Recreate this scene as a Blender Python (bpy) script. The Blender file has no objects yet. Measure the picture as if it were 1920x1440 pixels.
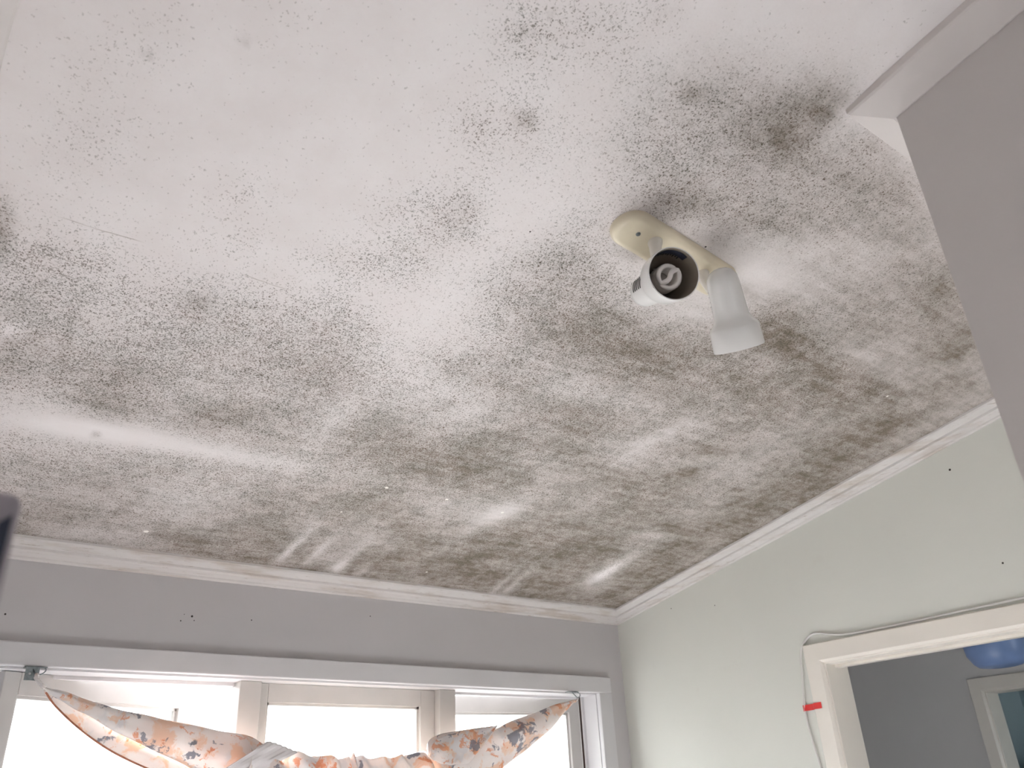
import bpy, bmesh, math, random
import numpy as np
from mathutils import Vector, Matrix
random.seed(4)
C = bpy.context.scene.collection
SC = bpy.context.scene

# ------------------------------------------------------------------ camera, sky, sun, exposure
R_ = Vector((0.7979, -0.6011, -0.0461)); U_ = Vector((-0.2414, -0.3886, 0.8892)); F_ = Vector((0.5524, 0.6984, 0.4551))
F_.normalize(); R_ = (R_ - F_ * R_.dot(F_)).normalized(); U_ = R_.cross(F_)
cam_data = bpy.data.cameras.new('camera'); cam = bpy.data.objects.new('camera', cam_data); C.objects.link(cam)
cam.matrix_world = Matrix(((R_.x, U_.x, -F_.x, 0), (R_.y, U_.y, -F_.y, 0), (R_.z, U_.z, -F_.z, 1.5), (0, 0, 0, 1)))
cam_data.sensor_width = 36; cam_data.lens = 1546 * 36 / 1920; cam_data.clip_start = 0.02
cam_data.dof.use_dof = True; cam_data.dof.focus_distance = 2.6; cam_data.dof.aperture_fstop = 5.0
SC.camera = cam
SC.view_settings.view_transform = 'Standard'; SC.view_settings.look = 'None'
SC.view_settings.gamma = 1; SC.view_settings.use_curve_mapping = False
SC.view_settings.exposure = 0.45
SC.cycles.use_denoising = True; SC.cycles.max_bounces = 14; SC.cycles.diffuse_bounces = 8
SC.cycles.transparent_max_bounces = 16; SC.cycles.sample_clamp_indirect = 8

world = bpy.data.worlds.new('overcast_sky'); SC.world = world; world.use_nodes = True
wn = world.node_tree.nodes; wl = world.node_tree.links
wn['Background'].inputs['Color'].default_value = (0.94, 0.97, 1.0, 1); wn['Background'].inputs['Strength'].default_value = 6.5

sun_d = bpy.data.lights.new('sun', 'SUN'); sun = bpy.data.objects.new('sun', sun_d); C.objects.link(sun)
sun_d.energy = 46; sun_d.angle = math.radians(6); sun_d.color = (1, 0.98, 0.965)
sun.rotation_euler = Vector((-0.10, -1.0, -0.75)).to_track_quat('-Z', 'Y').to_euler()

def portal(name, loc, w, h, rot):
    d = bpy.data.lights.new(name, 'AREA'); o = bpy.data.objects.new(name, d); C.objects.link(o)
    d.shape = 'RECTANGLE'; d.size = w; d.size_y = h; d.cycles.is_portal = True
    o.location = loc; o.rotation_euler = rot
portal('window_daylight', (1.72, 3.44, 1.5), 2.7, 1.0, (math.radians(-90), 0, 0))       # shines towards -Y
portal('added_back_window_portal', (0.72, -2.66, 1.5), 0.9, 1.0, (math.radians(90), 0, 0))  # sky through the added back window, towards +Y
portal('added_far_window_portal', (6.95, -1.06, 1.45), 1.1, 0.9, (math.radians(90), 0, 0))  # sky through the window added to the far room
portal('added_hall_window_portal', (4.35, -1.06, 1.5), 0.9, 1.0, (math.radians(90), 0, 0))  # sky through the window added to the hall

# ------------------------------------------------------------------ material helpers
class NT:
    def __init__(s, name):
        s.m = bpy.data.materials.new(name); s.m.use_nodes = True
        s.t = s.m.node_tree; s.n = s.t.nodes; s.l = s.t.links
        s.b = s.n['Principled BSDF']; s.out = s.n['Material Output']
    def put(s, sock, v):
        if isinstance(v, (int, float)): sock.default_value = v
        elif isinstance(v, (tuple, list)): sock.default_value = tuple(v) + ((1,) if len(v) == 3 and len(sock.default_value) == 4 else ())
        else: s.l.new(v, sock)
    def math(s, op, a, b=0.0, c=0.0, clamp=False):
        n = s.n.new('ShaderNodeMath'); n.operation = op; n.use_clamp = clamp
        s.put(n.inputs[0], a); s.put(n.inputs[1], b); s.put(n.inputs[2], c); return n.outputs[0]
    def ramp(s, v, a, b, lo=0.0, hi=1.0):
        n = s.n.new('ShaderNodeMapRange'); n.interpolation_type = 'SMOOTHSTEP'
        s.put(n.inputs['Value'], v); s.put(n.inputs['From Min'], a); s.put(n.inputs['From Max'], b)
        s.put(n.inputs['To Min'], lo); s.put(n.inputs['To Max'], hi); return n.outputs[0]
    def mix(s, f, a, b):
        n = s.n.new('ShaderNodeMix'); n.data_type = 'RGBA'
        s.put(n.inputs[0], f); s.put(n.inputs[6], a); s.put(n.inputs[7], b); return n.outputs[2]
    def obj(s): return s.n.new('ShaderNodeTexCoord').outputs['Object']
    def mapping(s, v, scale=(1, 1, 1), rot=(0, 0, 0), loc=(0, 0, 0)):
        n = s.n.new('ShaderNodeMapping'); s.l.new(v, n.inputs[0])
        n.inputs['Scale'].default_value = scale; n.inputs['Rotation'].default_value = rot; n.inputs['Location'].default_value = loc
        return n.outputs[0]
    def noise(s, v, scale, detail=2, rough=0.5, dist=0.0, color=False):
        n = s.n.new('ShaderNodeTexNoise'); s.l.new(v, n.inputs['Vector'])
        n.inputs['Scale'].default_value = scale; n.inputs['Detail'].default_value = detail
        n.inputs['Roughness'].default_value = rough; n.inputs['Distortion'].default_value = dist
        return n.outputs['Color' if color else 'Fac']
    def vor(s, v, scale, rnd=1.0):
        n = s.n.new('ShaderNodeTexVoronoi'); s.l.new(v, n.inputs['Vector']); n.inputs['Scale'].default_value = scale
        n.inputs['Randomness'].default_value = rnd
        return n.outputs['Distance'], n.outputs['Color']
    def vmath(s, op, a, b):
        n = s.n.new('ShaderNodeVectorMath'); n.operation = op; s.put(n.inputs[0], a); s.put(n.inputs[1], b)
        return n.outputs['Value'] if op in ('DISTANCE', 'LENGTH', 'DOT_PRODUCT') else n.outputs[0]
    def attr(s, name):
        n = s.n.new('ShaderNodeAttribute'); n.attribute_name = name; return n.outputs['Fac']
    def bump(s, h, strength=0.3, dist=0.002):
        n = s.n.new('ShaderNodeBump'); n.inputs['Strength'].default_value = strength; n.inputs['Distance'].default_value = dist
        s.l.new(h, n.inputs['Height']); s.l.new(n.outputs[0], s.b.inputs['Normal'])
    def spots(s, v, pts):                # small round marks at given places
        f = None
        for (x, y, z, r) in pts:
            d = s.vmath('DISTANCE', v, (x, y, z)); k = s.ramp(d, r * 0.6, r * 1.05, 1.0, 0.0)
            f = k if f is None else s.math('MAXIMUM', f, k)
        return f
    def base(s, c, rough=0.6, spec=0.3):
        s.put(s.b.inputs['Base Color'], c); s.b.inputs['Roughness'].default_value = rough
        s.b.inputs['Specular IOR Level'].default_value = spec; return s.m

def plain(name, c, rough=0.6, spec=0.3, var=0.04, scale=6.0, bump=0.0, bscale=300, metal=0.0):
    t = NT(name); v = t.obj(); n = t.noise(v, scale, 3)
    k = t.ramp(n, 0.3, 0.7)
    t.base(t.mix(k, tuple(x * (1 - var) for x in c), tuple(min(1, x * (1 + var)) for x in c)), rough, spec)
    t.b.inputs['Metallic'].default_value = metal
    if bump: t.bump(t.noise(v, bscale, 2), bump, 0.001)
    return t.m

def wall_mat(name, c, dots=()):
    t = NT(name); v = t.obj()
    n = t.noise(v, 2.3, 4); k = t.ramp(n, 0.3, 0.7)
    col = t.mix(k, tuple(x * 0.975 for x in c), c)
    g = t.ramp(t.noise(v, 9, 4, 0.6), 0.62, 0.8, 0, 0.10)
    col = t.mix(g, col, (0.50, 0.44, 0.38))
    if dots: col = t.mix(t.spots(v, dots), col, (0.03, 0.025, 0.02))
    t.base(col, 0.62, 0.25); t.bump(t.noise(v, 140, 3), 0.12, 0.001)
    return t.m

# ------------------------------------------------------------------ geometry helpers
YW, XR, XL, XS, YS, YB = 3.3, 3.254, -0.123, 1.56, 0.54, -2.6
TS = math.tan(math.radians(9.97)); ZC = 2.405
def cz(y): return ZC + TS * (YW - y)        # height of the raked ceiling

def link(name, bm, mat, parent=None, smooth=False, autos=None):
    bmesh.ops.recalc_face_normals(bm, faces=bm.faces[:])
    me = bpy.data.meshes.new(name); bm.to_mesh(me); bm.free()
    o = bpy.data.objects.new(name, me); C.objects.link(o)
    for m in (mat if isinstance(mat, (list, tuple)) else [mat]): me.materials.append(m)
    if smooth:
        for p in me.polygons: p.use_smooth = True
        if autos:
            me.set_sharp_from_angle(angle=math.radians(autos))
    if parent: o.parent = parent
    return o
def tag(o, label, cat, group=None):
    o['label'] = label; o['category'] = cat
    if group: o['group'] = group
    return o
def struct(o): o['kind'] = 'structure'; return o
def empty(name, loc=(0, 0, 0)):
    o = bpy.data.objects.new(name, None); C.objects.link(o); o.location = (0, 0, 0); o.empty_display_size = 0.1
    return o
def box(bm, x0, x1, y0, y1, z0, z1, bev=0.0, M=None, seg=2):
    vs = [bm.verts.new((x, y, z)) for x in (x0, x1) for y in (y0, y1) for z in (z0, z1)]
    fs = [bm.faces.new([vs[i] for i in q]) for q in ((0, 1, 3, 2), (4, 6, 7, 5), (0, 4, 5, 1), (2, 3, 7, 6), (0, 2, 6, 4), (1, 5, 7, 3))]
    bmesh.ops.recalc_face_normals(bm, faces=fs)
    if bev:
        es = list({e for f in fs for e in f.edges})
        r = bmesh.ops.bevel(bm, geom=es, offset=bev, segments=seg, profile=0.5, affect='EDGES')
        vs = list({v for f in r['faces'] for v in f.verts} | {v for v in vs if v.is_valid})
    if M is not None:
        for v in vs:
            if v.is_valid: v.co = M @ v.co
    return vs
def prism(bm, A, B):                     # two matching outlines joined, ends capped
    a = [bm.verts.new(p) for p in A]; b = [bm.verts.new(p) for p in B]; n = len(a)
    for i in range(n): bm.faces.new((a[i], a[(i + 1) % n], b[(i + 1) % n], b[i]))
    bm.faces.new(a[::-1]); bm.faces.new(b)
def frame_of(ax):
    ax = Vector(ax).normalized(); t = Vector((0, 0, 1)) if abs(ax.z) < 0.9 else Vector((1, 0, 0))
    u = ax.cross(t).normalized(); return u, ax.cross(u).normalized(), ax
def lathe(bm, o, ax, prof, n=48):        # prof: (distance along axis, radius)
    u, w, ax = frame_of(ax); o = Vector(o); prev = None
    for (t, r) in prof:
        if r < 1e-6: cur = [bm.verts.new(o + ax * t)]
        else: cur = [bm.verts.new(o + ax * t + (u * math.cos(2 * math.pi * k / n) + w * math.sin(2 * math.pi * k / n)) * r) for k in range(n)]
        if prev:
            if len(prev) == 1 and len(cur) > 1:
                for k in range(n): bm.faces.new((prev[0], cur[k], cur[(k + 1) % n]))
            elif len(cur) == 1 and len(prev) > 1:
                for k in range(n): bm.faces.new((prev[(k + 1) % n], prev[k], cur[0]))
            elif len(cur) > 1:
                for k in range(n): bm.faces.new((prev[k], prev[(k + 1) % n], cur[(k + 1) % n], cur[k]))
        prev = cur
def tube(bm, pts, r, n=10, cap=True):
    pts = [Vector(p) for p in pts]; rings = []; u = None
    for i, p in enumerate(pts):
        d = (pts[min(i + 1, len(pts) - 1)] - pts[max(i - 1, 0)]).normalized()
        if u is None: u = frame_of(d)[0]
        u = (u - d * u.dot(d)).normalized(); w = d.cross(u)
        rr = r[i] if isinstance(r, (list, tuple)) else r
        rings.append([bm.verts.new(p + (u * math.cos(2 * math.pi * k / n) + w * math.sin(2 * math.pi * k / n)) * rr) for k in range(n)])
    for a, b in zip(rings, rings[1:]):
        for k in range(n): bm.faces.new((a[k], a[(k + 1) % n], b[(k + 1) % n], b[k]))
    if cap: bm.faces.new(rings[0][::-1]); bm.faces.new(rings[-1])
def spline(pts, n=8):
    P = [Vector(p) for p in pts]; P = [P[0]] + P + [P[-1]]; out = []
    for i in range(1, len(P) - 2):
        for k in range(n):
            t = k / n; a, b, c, d = P[i - 1:i + 3]
            out.append(0.5 * ((2 * b) + (c - a) * t + (2 * a - 5 * b + 4 * c - d) * t * t + (3 * b - a - 3 * c + d) * t ** 3))
    out.append(P[-2]); return out
def interp(x, T):
    xs = [t[0] for t in T]; ys = [t[1] for t in T]; return float(np.interp(x, xs, ys))

# ------------------------------------------------------------------ materials
CREAM = (0.70, 0.71, 0.665)
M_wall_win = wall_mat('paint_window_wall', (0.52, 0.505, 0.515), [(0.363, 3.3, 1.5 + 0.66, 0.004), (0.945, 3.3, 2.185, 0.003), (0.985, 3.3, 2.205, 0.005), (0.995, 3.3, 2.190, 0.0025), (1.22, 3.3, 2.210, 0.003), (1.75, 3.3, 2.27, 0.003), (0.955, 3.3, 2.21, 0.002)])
M_wall_right = wall_mat('paint_right_wall', CREAM, [(3.254, 1.364, 2.599, 0.0055), (3.254, 1.281, 2.207, 0.0045), (3.254, 2.62, 2.32, 0.003), (3.254, 2.9, 2.36, 0.003)])
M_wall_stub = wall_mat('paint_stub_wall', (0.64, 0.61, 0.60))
M_wall_hall = wall_mat('paint_hall', (0.66, 0.65, 0.65))
M_wall_teal = wall_mat('paint_teal_room', (0.62, 0.75, 0.80))
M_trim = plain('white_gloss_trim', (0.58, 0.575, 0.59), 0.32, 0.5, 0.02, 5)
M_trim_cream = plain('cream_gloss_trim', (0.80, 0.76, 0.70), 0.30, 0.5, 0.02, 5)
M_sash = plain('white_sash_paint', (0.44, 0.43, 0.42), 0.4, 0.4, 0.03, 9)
M_floor = plain('pale_vinyl_floor', (0.73, 0.71, 0.735), 0.45, 0.4, 0.15, 3)
M_outside = plain('gravel_ground', (0.30, 0.30, 0.30), 0.9, 0.2, 0.1, 1)

def cornice_mat():
    t = NT('stained_cornice_paint'); v = t.obj()
    a = t.ramp(t.noise(t.mapping(v, (1.2, 1.2, 10)), 2.6, 4, 0.6), 0.47, 0.72)
    b = t.ramp(t.noise(t.mapping(v, (3, 3, 60)), 5, 4, 0.7), 0.60, 0.70)
    col = t.mix(t.math('MULTIPLY', a, 0.7), (0.66, 0.635, 0.625), (0.46, 0.39, 0.33))
    col = t.mix(t.math('MULTIPLY', b, 0.75), col, (0.33, 0.27, 0.22))
    t.base(col, 0.5, 0.35); return t.m
M_cornice = cornice_mat()
M_cornice_clean = plain('cornice_paint', (0.72, 0.68, 0.665), 0.5, 0.35, 0.03, 4)

def ceiling_mat():
    t = NT('mouldy_ceiling_paint'); v = t.obj(); sp = t.attr('speck'); hz = t.attr('haze')
    nb = t.noise(v, 7, 5, 0.65); nm = t.noise(v, 26, 4, 0.6); nf = t.noise(v, 190, 3, 0.7)
    # wiped streaks running across the sheet
    st = t.noise(t.mapping(v, (3, 22, 1), (0, 0, math.radians(28))), 1.6, 4, 0.6)
    base = t.mix(t.ramp(nb, 0.3, 0.7), CEIL_A, CEIL_B)
    # soft grey-brown film
    hm = t.math('ADD', t.ramp(nb, 0.25, 0.75, 0.74, 1.2), t.ramp(st, 0.3, 0.7, -0.14, 0.14))
    hf = t.math('MULTIPLY', hz, hm)
    hf = t.math('MULTIPLY', hf, t.ramp(nm, 0.25, 0.75, 0.85, 1.12), clamp=True)
    col = t.mix(t.math('MULTIPLY', hf, HAZE_K, clamp=True), base, (0.215, 0.178, 0.142))
    # colonies: small dots whose number follows the density
    dist = t.noise(v, 170, 2, 0.5, color=True)
    w = t.vmath('ADD', v, t.vmath('MULTIPLY', t.vmath('SUBTRACT', dist, (0.5, 0.5, 0.5)), (0.012, 0.012, 0.0)))
    w2 = t.mapping(w, (1, 1, 0.001))
    dens = t.math('MULTIPLY', sp, t.math('MULTIPLY', t.ramp(nb, 0.3, 0.7, 0.7, 1.2), t.ramp(nm, 0.3, 0.72, 0.55, 1.4)))
    dens = t.math('ADD', dens, t.math('MULTIPLY', t.ramp(nb, 0.55, 0.75), 0.012))
    tot = None
    for (sc, rmin, rmax, k, dark) in ((125, 0.16, 0.38, 0.95, 0.95), (185, 0.26, 0.48, 1.25, 0.95), (310, 0.32, 0.56, 1.3, 0.8)):
        d, c = t.vor(w2, sc)
        sep = t.n.new('ShaderNodeSeparateColor'); t.l.new(c, sep.inputs[0])
        on = t.math('LESS_THAN', sep.outputs[0], t.math('MULTIPLY', dens, k))
        r = t.math('MULTIPLY_ADD', sep.outputs[1], rmax - rmin, rmin)
        edge = t.math('SUBTRACT', r, d); e = t.ramp(edge, -0.02, 0.10)
        f = t.math('MULTIPLY', t.math('MULTIPLY', on, e), t.math('MULTIPLY_ADD', sep.outputs[2], 0.5 * dark, 0.5 * dark))
        tot = f if tot is None else t.math('MAXIMUM', tot, f)
    grain = t.math('MULTIPLY', t.math('MULTIPLY', t.math('POWER', hf, 0.6), t.math('MULTIPLY_ADD', sp, 0.75, 0.25)), t.ramp(nf, 0.40, 0.60, -0.50, 0.80))
    tot = t.math('MULTIPLY', tot, t.ramp(sp, 0.0, 0.42, 0.42, 1.0))
    tot = t.math('ADD', tot, grain, clamp=True)
    col = t.mix(t.math('MULTIPLY', tot, SPECK_K, clamp=True), col, t.mix(t.ramp(nb, 0.35, 0.65), (0.13, 0.085, 0.055), (0.095, 0.085, 0.060)))
    # hairline cracks at the sheet joint, chipped paint flecks
    sx = t.n.new('ShaderNodeSeparateXYZ'); t.l.new(v, sx.inputs[0])
    yy = t.math('ADD', sx.outputs[1], t.math('MULTIPLY', t.math('SUBTRACT', t.noise(v, 9, 3), 0.5), 0.03))
    ln = t.ramp(t.math('ABSOLUTE', t.math('SUBTRACT', yy, 1.70)), 0.0005, 0.0022, 1, 0)
    ln = t.math('MULTIPLY', ln, t.ramp(t.noise(v, 5, 2), 0.5, 0.6)); ln = t.math('MULTIPLY', ln, t.ramp(sx.outputs[0], 0.75, 0.9, 0.55, 0))
    col = t.mix(ln, col, (0.28, 0.22, 0.18))
    chips = t.spots(v, CHIPS); col = t.mix(chips, col, (0.88, 0.86, 0.82))
    holes = t.spots(v, HOLES); col = t.mix(holes, col, (0.02, 0.015, 0.01))
    t.base(col, 0.55, 0.22)
    t.bump(t.math('ADD', t.noise(v, 120, 3), t.math('MULTIPLY', nf, 0.5)), 0.10, 0.0015)
    return t.m
CEIL_A = (0.85, 0.805, 0.80); CEIL_B = (0.89, 0.855, 0.855); HAZE_K = 1.0; SPECK_K = 1.0
CHIPS = [(x, y, cz(y), r) for (x, y, r) in ((1.378, 2.504, 0.0080), (1.635, 2.501, 0.0080), (1.909, 2.518, 0.0080), (1.919, 3.105, 0.0060), (0.719, 3.081, 0.0110), (1.309, 2.722, 0.0050), (2.744, 1.286, 0.0060), (1.723, 1.135, 0.0040),)]
HOLES = [(x, y, cz(y), r) for (x, y, r) in ((1.531, 1.078, 0.0035), (1.074, 1.254, 0.0030), (1.253, 1.019, 0.0015),)]

# ------------------------------------------------------------------ mould map of the ceiling: x, y, radii (m), angle, dots, film
MOULD = [
    (0.124,1.993,0.218,0.1315,87,0.42,0.05), (0.123,2.219,0.181,0.0707,82,0.35,0.22), 
    (0.18,1.883,0.129,0.0875,141,0.25,0.02), (0.38,2.075,0.242,0.1805,170,0.42,0.08), 
    (0.507,1.85,0.191,0.1025,162,0.3,0.05), (0.741,1.856,0.153,0.1237,154,0.35,0.05), 
    (0.752,2.021,0.189,0.1117,162,0.55,0.12), (0.408,2.369,0.1,0.0731,-168,0.25,0.35), 
    (0.425,2.277,0.222,0.1063,-178,0.5,0.15), (0.679,2.314,0.127,0.0759,135,0.3,0.38), 
    (0.849,2.323,0.209,0.1255,-170,0.55,0.3), (0.292,2.241,0.179,0.1329,179,0.4,0.12), 
    (0.467,1.843,0.037,0.0318,92,0.2,0.28), (0.881,1.949,0.148,0.076,68,0.35,0.1), 
    (0.474,2.159,0.177,0.097,176,0.3,0.06), (0.515,1.987,0.147,0.0887,152,0.3,0.05), 
    (0.394,2.195,0.066,0.0328,132,0.1,0.15), (0.229,2.098,0.098,0.012,84,0.2,0.22), (0.021,1.795,0.082,0.022,81,0.5,0.5), 
    (0.101,1.827,0.066,0.0248,150,0.3,0.05), (0.405,2.521,0.018,0.0141,89,0.5,0.3), 
    (0.275,2.718,0.185,0.1127,179,0.4,0.1), (0.589,2.623,0.188,0.0973,173,0.34,0.06), 
    (0.305,2.862,0.207,0.1229,171,0.28,0.18), (0.516,2.821,0.143,0.0912,156,0.2,0.3), 
    (0.778,2.63,0.219,0.123,173,0.35,0.1), (0.392,3.047,0.135,0.0913,176,0.28,0.55), 
    (0.324,3.185,0.096,0.0797,-178,0.2,0.3), (0.826,3.086,0.168,0.0917,-151,0.28,0.42), 
    (0.972,2.948,0.153,0.1112,66,0.28,0.32), (1.084,3.05,0.266,0.0909,89,0.25,0.52), 
    (0.574,3.038,0.115,0.0871,-145,0.22,0.2), (0.601,2.947,0.069,0.0185,101,0.1,0.4), 
    (0.893,3.168,0.087,0.0555,-157,0.3,0.5), (0.686,2.938,0.156,0.1001,177,0.25,0.12), 
    (1.091,2.797,0.208,0.1843,48,0.36,0.15), (1.065,2.56,0.179,0.1451,168,0.38,0.08), 
    (1.276,2.165,0.253,0.1342,-166,0.55,0.3), (1.337,2.303,0.258,0.1309,-175,0.42,0.42), 
    (1.154,2.267,0.199,0.1189,55,0.4,0.15), (1.601,2.298,0.268,0.1339,-178,0.5,0.4), 
    (1.551,2.143,0.165,0.1004,83,0.42,0.35), (1.34,1.77,0.187,0.1074,-177,0.42,0.16), 
    (1.228,1.806,0.092,0.037,-178,0.45,0.1), (1.298,1.973,0.05,0.024,138,0.3,0.25), 
    (1.029,1.968,0.203,0.1239,-178,0.32,0.04), (0.867,1.823,0.139,0.0866,61,0.3,0.02), 
    (1.235,1.31,0.12,0.0861,169,0.32,0.22), (1.407,1.376,0.195,0.1115,-155,0.42,0.25), 
    (1.484,1.534,0.29,0.1106,-165,0.45,0.32), (1.667,1.519,0.248,0.0927,-163,0.42,0.38), 
    (1.182,1.475,0.132,0.0863,45,0.22,0.04), (1.32,1.558,0.153,0.1176,29,0.36,0.12), 
    (1.778,1.396,0.189,0.1194,173,0.32,0.3), (1.832,1.518,0.175,0.1053,170,0.35,0.25), 
    (1.681,1.876,0.302,0.1184,-166,0.48,0.32), (1.7,2.046,0.185,0.1308,178,0.45,0.25), 
    (1.814,1.89,0.178,0.091,-138,0.35,0.22), (1.852,2.308,0.326,0.1374,-176,0.4,0.2), 
    (0.865,1.476,0.094,0.0726,53,0.34,0.05), (0.894,1.291,0.065,0.0448,86,0.42,0.1), 
    (0.789,1.301,0.125,0.0634,126,0.24,0.02), (0.922,1.345,0.079,0.0526,157,0.25,0.04), 
    (0.78,1.54,0.084,0.0529,117,0.3,0.02), (0.682,1.548,0.063,0.0542,151,0.18,0.02), (0.813,1.749,0.087,0.0697,60,0.2,0), 
    (0.431,1.483,0.078,0.0662,86,0.16,0), (0.468,1.609,0.095,0.0425,151,0.12,0), 
    (0.122,1.475,0.102,0.0677,119,0.13,0.03), (0.866,1,0.025,0.0215,-170,0.5,0.32), 
    (0.851,1.03,0.134,0.1176,-176,0.2,0.02), (0.781,1.07,0.055,0.0454,44,0.16,0.03), 
    (0.741,0.838,0.069,0.0606,-157,0.26,0.04), (0.801,0.803,0.072,0.0695,-13,0.22,0.03), 
    (0.763,0.782,0.008,0.0063,160,0.2,0.3), (0.739,0.84,0.009,0.0081,24,0.2,0.3), (0.917,0.775,0.076,0.061,18,0.16,0.03), 
    (0.878,0.732,0.055,0.0326,156,0.2,0.03), (0.946,0.666,0.045,0.0313,165,0.2,0.05), 
    (0.327,1.047,0.063,0.0544,90,0.08,0), (0.153,1.21,0.068,0.0512,94,0.08,0.01), 
    (0.089,1.309,0.081,0.0606,121,0.08,0.01), (0.295,1.121,0.007,0.006,115,0.1,0.3), 
    (0.158,1.234,0.008,0.0061,124,0.1,0.22), (1.148,0.767,0.026,0.0174,169,0.25,0.45), 
    (1.202,0.834,0.16,0.1078,168,0.24,0.16), (1.235,0.952,0.15,0.1112,-173,0.2,0.14), 
    (1.246,0.714,0.152,0.0656,155,0.12,0.2), (1.142,0.685,0.168,0.065,142,0.05,0.1), 
    (1.362,0.671,0.097,0.0739,116,0.15,0.38), (1.436,0.645,0.067,0.043,-102,0.12,0.4), 
    (1.459,0.715,0.071,0.0592,65,0.15,0.38), (1.385,0.782,0.126,0.0717,163,0.2,0.26), 
    (1.351,1.001,0.074,0.0486,169,0.3,0.2), (1.466,0.97,0.178,0.079,170,0.24,0.26), 
    (1.566,0.947,0.072,0.0182,175,0.2,0.3), (1.539,0.823,0.18,0.1162,180,0.2,0.22), 
    (1.69,0.723,0.15,0.0883,174,0.18,0.36), (1.776,0.847,0.195,0.0898,161,0.18,0.24), 
    (1.649,0.635,0.077,0.0424,168,0.15,0.15), (1.868,0.695,0.098,0.056,-176,0.15,0.32), 
    (2.043,0.785,0.162,0.0876,10,0.12,0.32), (2.339,0.854,0.155,0.085,-162,0.12,0.42), 
    (2.313,0.947,0.197,0.1518,134,0.15,0.3), (2.536,1.042,0.189,0.1655,-14,0.15,0.32), 
    (2.699,0.997,0.171,0.0852,-174,0.1,0.4), (2.955,1.114,0.109,0.0835,77,0.1,0.35), 
    (2.148,0.848,0.044,0.0316,76,0.1,0.3), (2.004,0.97,0.212,0.1187,173,0.18,0.12), 
    (2.116,1.124,0.246,0.1031,176,0.2,0.12), (1.198,1.181,0.088,0.0677,177,0.15,0.08), 
    (1.99,1.212,0.133,0.0768,26,0.3,0.42), (2.174,1.271,0.208,0.0626,-168,0.3,0.34), 
    (2.38,1.27,0.252,0.0652,-175,0.28,0.42), (2.375,1.422,0.285,0.1212,164,0.32,0.34), 
    (2.64,1.36,0.242,0.1472,153,0.22,0.28), (2.165,1.464,0.189,0.1758,115,0.36,0.22), 
    (1.991,1.478,0.196,0.1261,-177,0.34,0.16), (2.43,1.56,0.238,0.1507,151,0.32,0.25), 
    (1.949,1.763,0.209,0.1238,171,0.3,0.1), (2.132,1.951,0.214,0.166,128,0.34,0.18), 
    (2.287,1.77,0.221,0.1569,152,0.28,0.12), (2.941,1.324,0.166,0.1209,119,0.12,0.36), 
    (2.979,1.489,0.277,0.135,84,0.18,0.5), (3.035,1.729,0.286,0.1421,81,0.2,0.52), (2.842,1.67,0.161,0.1482,102,0.2,0.3), 
    (2.872,1.491,0.119,0.1146,21,0.2,0.3), (2.674,1.779,0.245,0.1902,137,0.22,0.12), 
    (2.384,1.831,0.077,0.0342,162,0.1,0.95), (2.415,1.992,0.067,0.0388,157,0.1,0.9), 
    (2.178,1.885,0.051,0.0156,177,0.1,0.35), (2.722,1.796,0.037,0.0172,157,0.1,0.5), 
    (2.752,2.018,0.055,0.0201,147,0.1,0.5), (2.846,2.107,0.04,0.0254,87,0.1,0.5), (2.869,1.575,0.04,0.0236,97,0.1,0.4), 
    (2.919,1.889,0.086,0.0271,114,0.1,0.35), (2.097,2.122,0.203,0.0714,-176,0.4,0.42), 
    (2.328,2.155,0.148,0.1229,21,0.35,0.2), (2.538,2.148,0.237,0.2066,128,0.38,0.28), 
    (2.9,2.018,0.229,0.1615,97,0.3,0.36), (3.037,1.894,0.197,0.1101,83,0.2,0.42), 
    (3.029,2.344,0.192,0.1237,167,0.28,0.68), (2.722,2.39,0.112,0.053,-178,0.15,0.55), 
    (2.846,2.376,0.066,0.0305,-176,0.1,0.4), (3.024,2.18,0.171,0.1161,96,0.25,0.5), 
    (2.436,2.331,0.25,0.206,156,0.38,0.2), (2.728,2.498,0.177,0.0988,178,0.2,0.1), 
    (2.139,2.493,0.039,0.0304,133,0.1,0.75), (2.034,2.423,0.071,0.0427,173,0.2,0.3), 
    (1.74,2.079,0.022,0.0115,-169,0,0.4), (1.863,2.066,0.053,0.0094,178,0.1,0.5), (1.557,2.766,0.019,0.0134,173,0,0.6), 
    (1.595,2.74,0.155,0.0786,-140,0.3,0.42), (1.328,2.715,0.259,0.1669,167,0.36,0.3), 
    (1.343,2.579,0.176,0.1181,167,0.36,0.28), (1.35,2.892,0.178,0.0816,90,0.2,0.3), 
    (1.905,2.868,0.308,0.1226,178,0.3,0.5), (2.02,3.001,0.259,0.0952,-175,0.25,0.5), 
    (1.973,2.689,0.283,0.1251,166,0.34,0.36), (2.281,2.642,0.34,0.1959,175,0.36,0.28), 
    (2.414,2.767,0.33,0.1452,-178,0.34,0.34), (2.527,2.675,0.244,0.1046,-168,0.3,0.25), 
    (2.647,3.072,0.173,0.1114,-166,0.2,0.85), (2.179,3.086,0.139,0.0792,-167,0.15,0.85), 
    (2.1,3.188,0.132,0.0706,173,0.1,0.55), (1.758,3.106,0.183,0.0981,-174,0.15,0.62), 
    (1.616,3.037,0.12,0.0962,-166,0.2,0.4), (1.324,3.074,0.141,0.0607,65,0.15,0.45), 
    (1.59,3.127,0.117,0.0427,80,0.15,0.45), (1.193,3.079,0.127,0.0544,83,0.12,0.55), 
    (1.368,3.219,0.143,0.0379,-176,0.1,0.5), (2.997,2.714,0.222,0.1376,61,0.28,0.72), 
    (3.068,2.959,0.262,0.1276,89,0.25,0.55), (2.961,3.128,0.196,0.0925,175,0.2,0.5), 
    (2.979,2.535,0.159,0.1042,69,0.2,0.35), (2.626,2.885,0.151,0.1003,142,0.2,0.4), 
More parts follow.
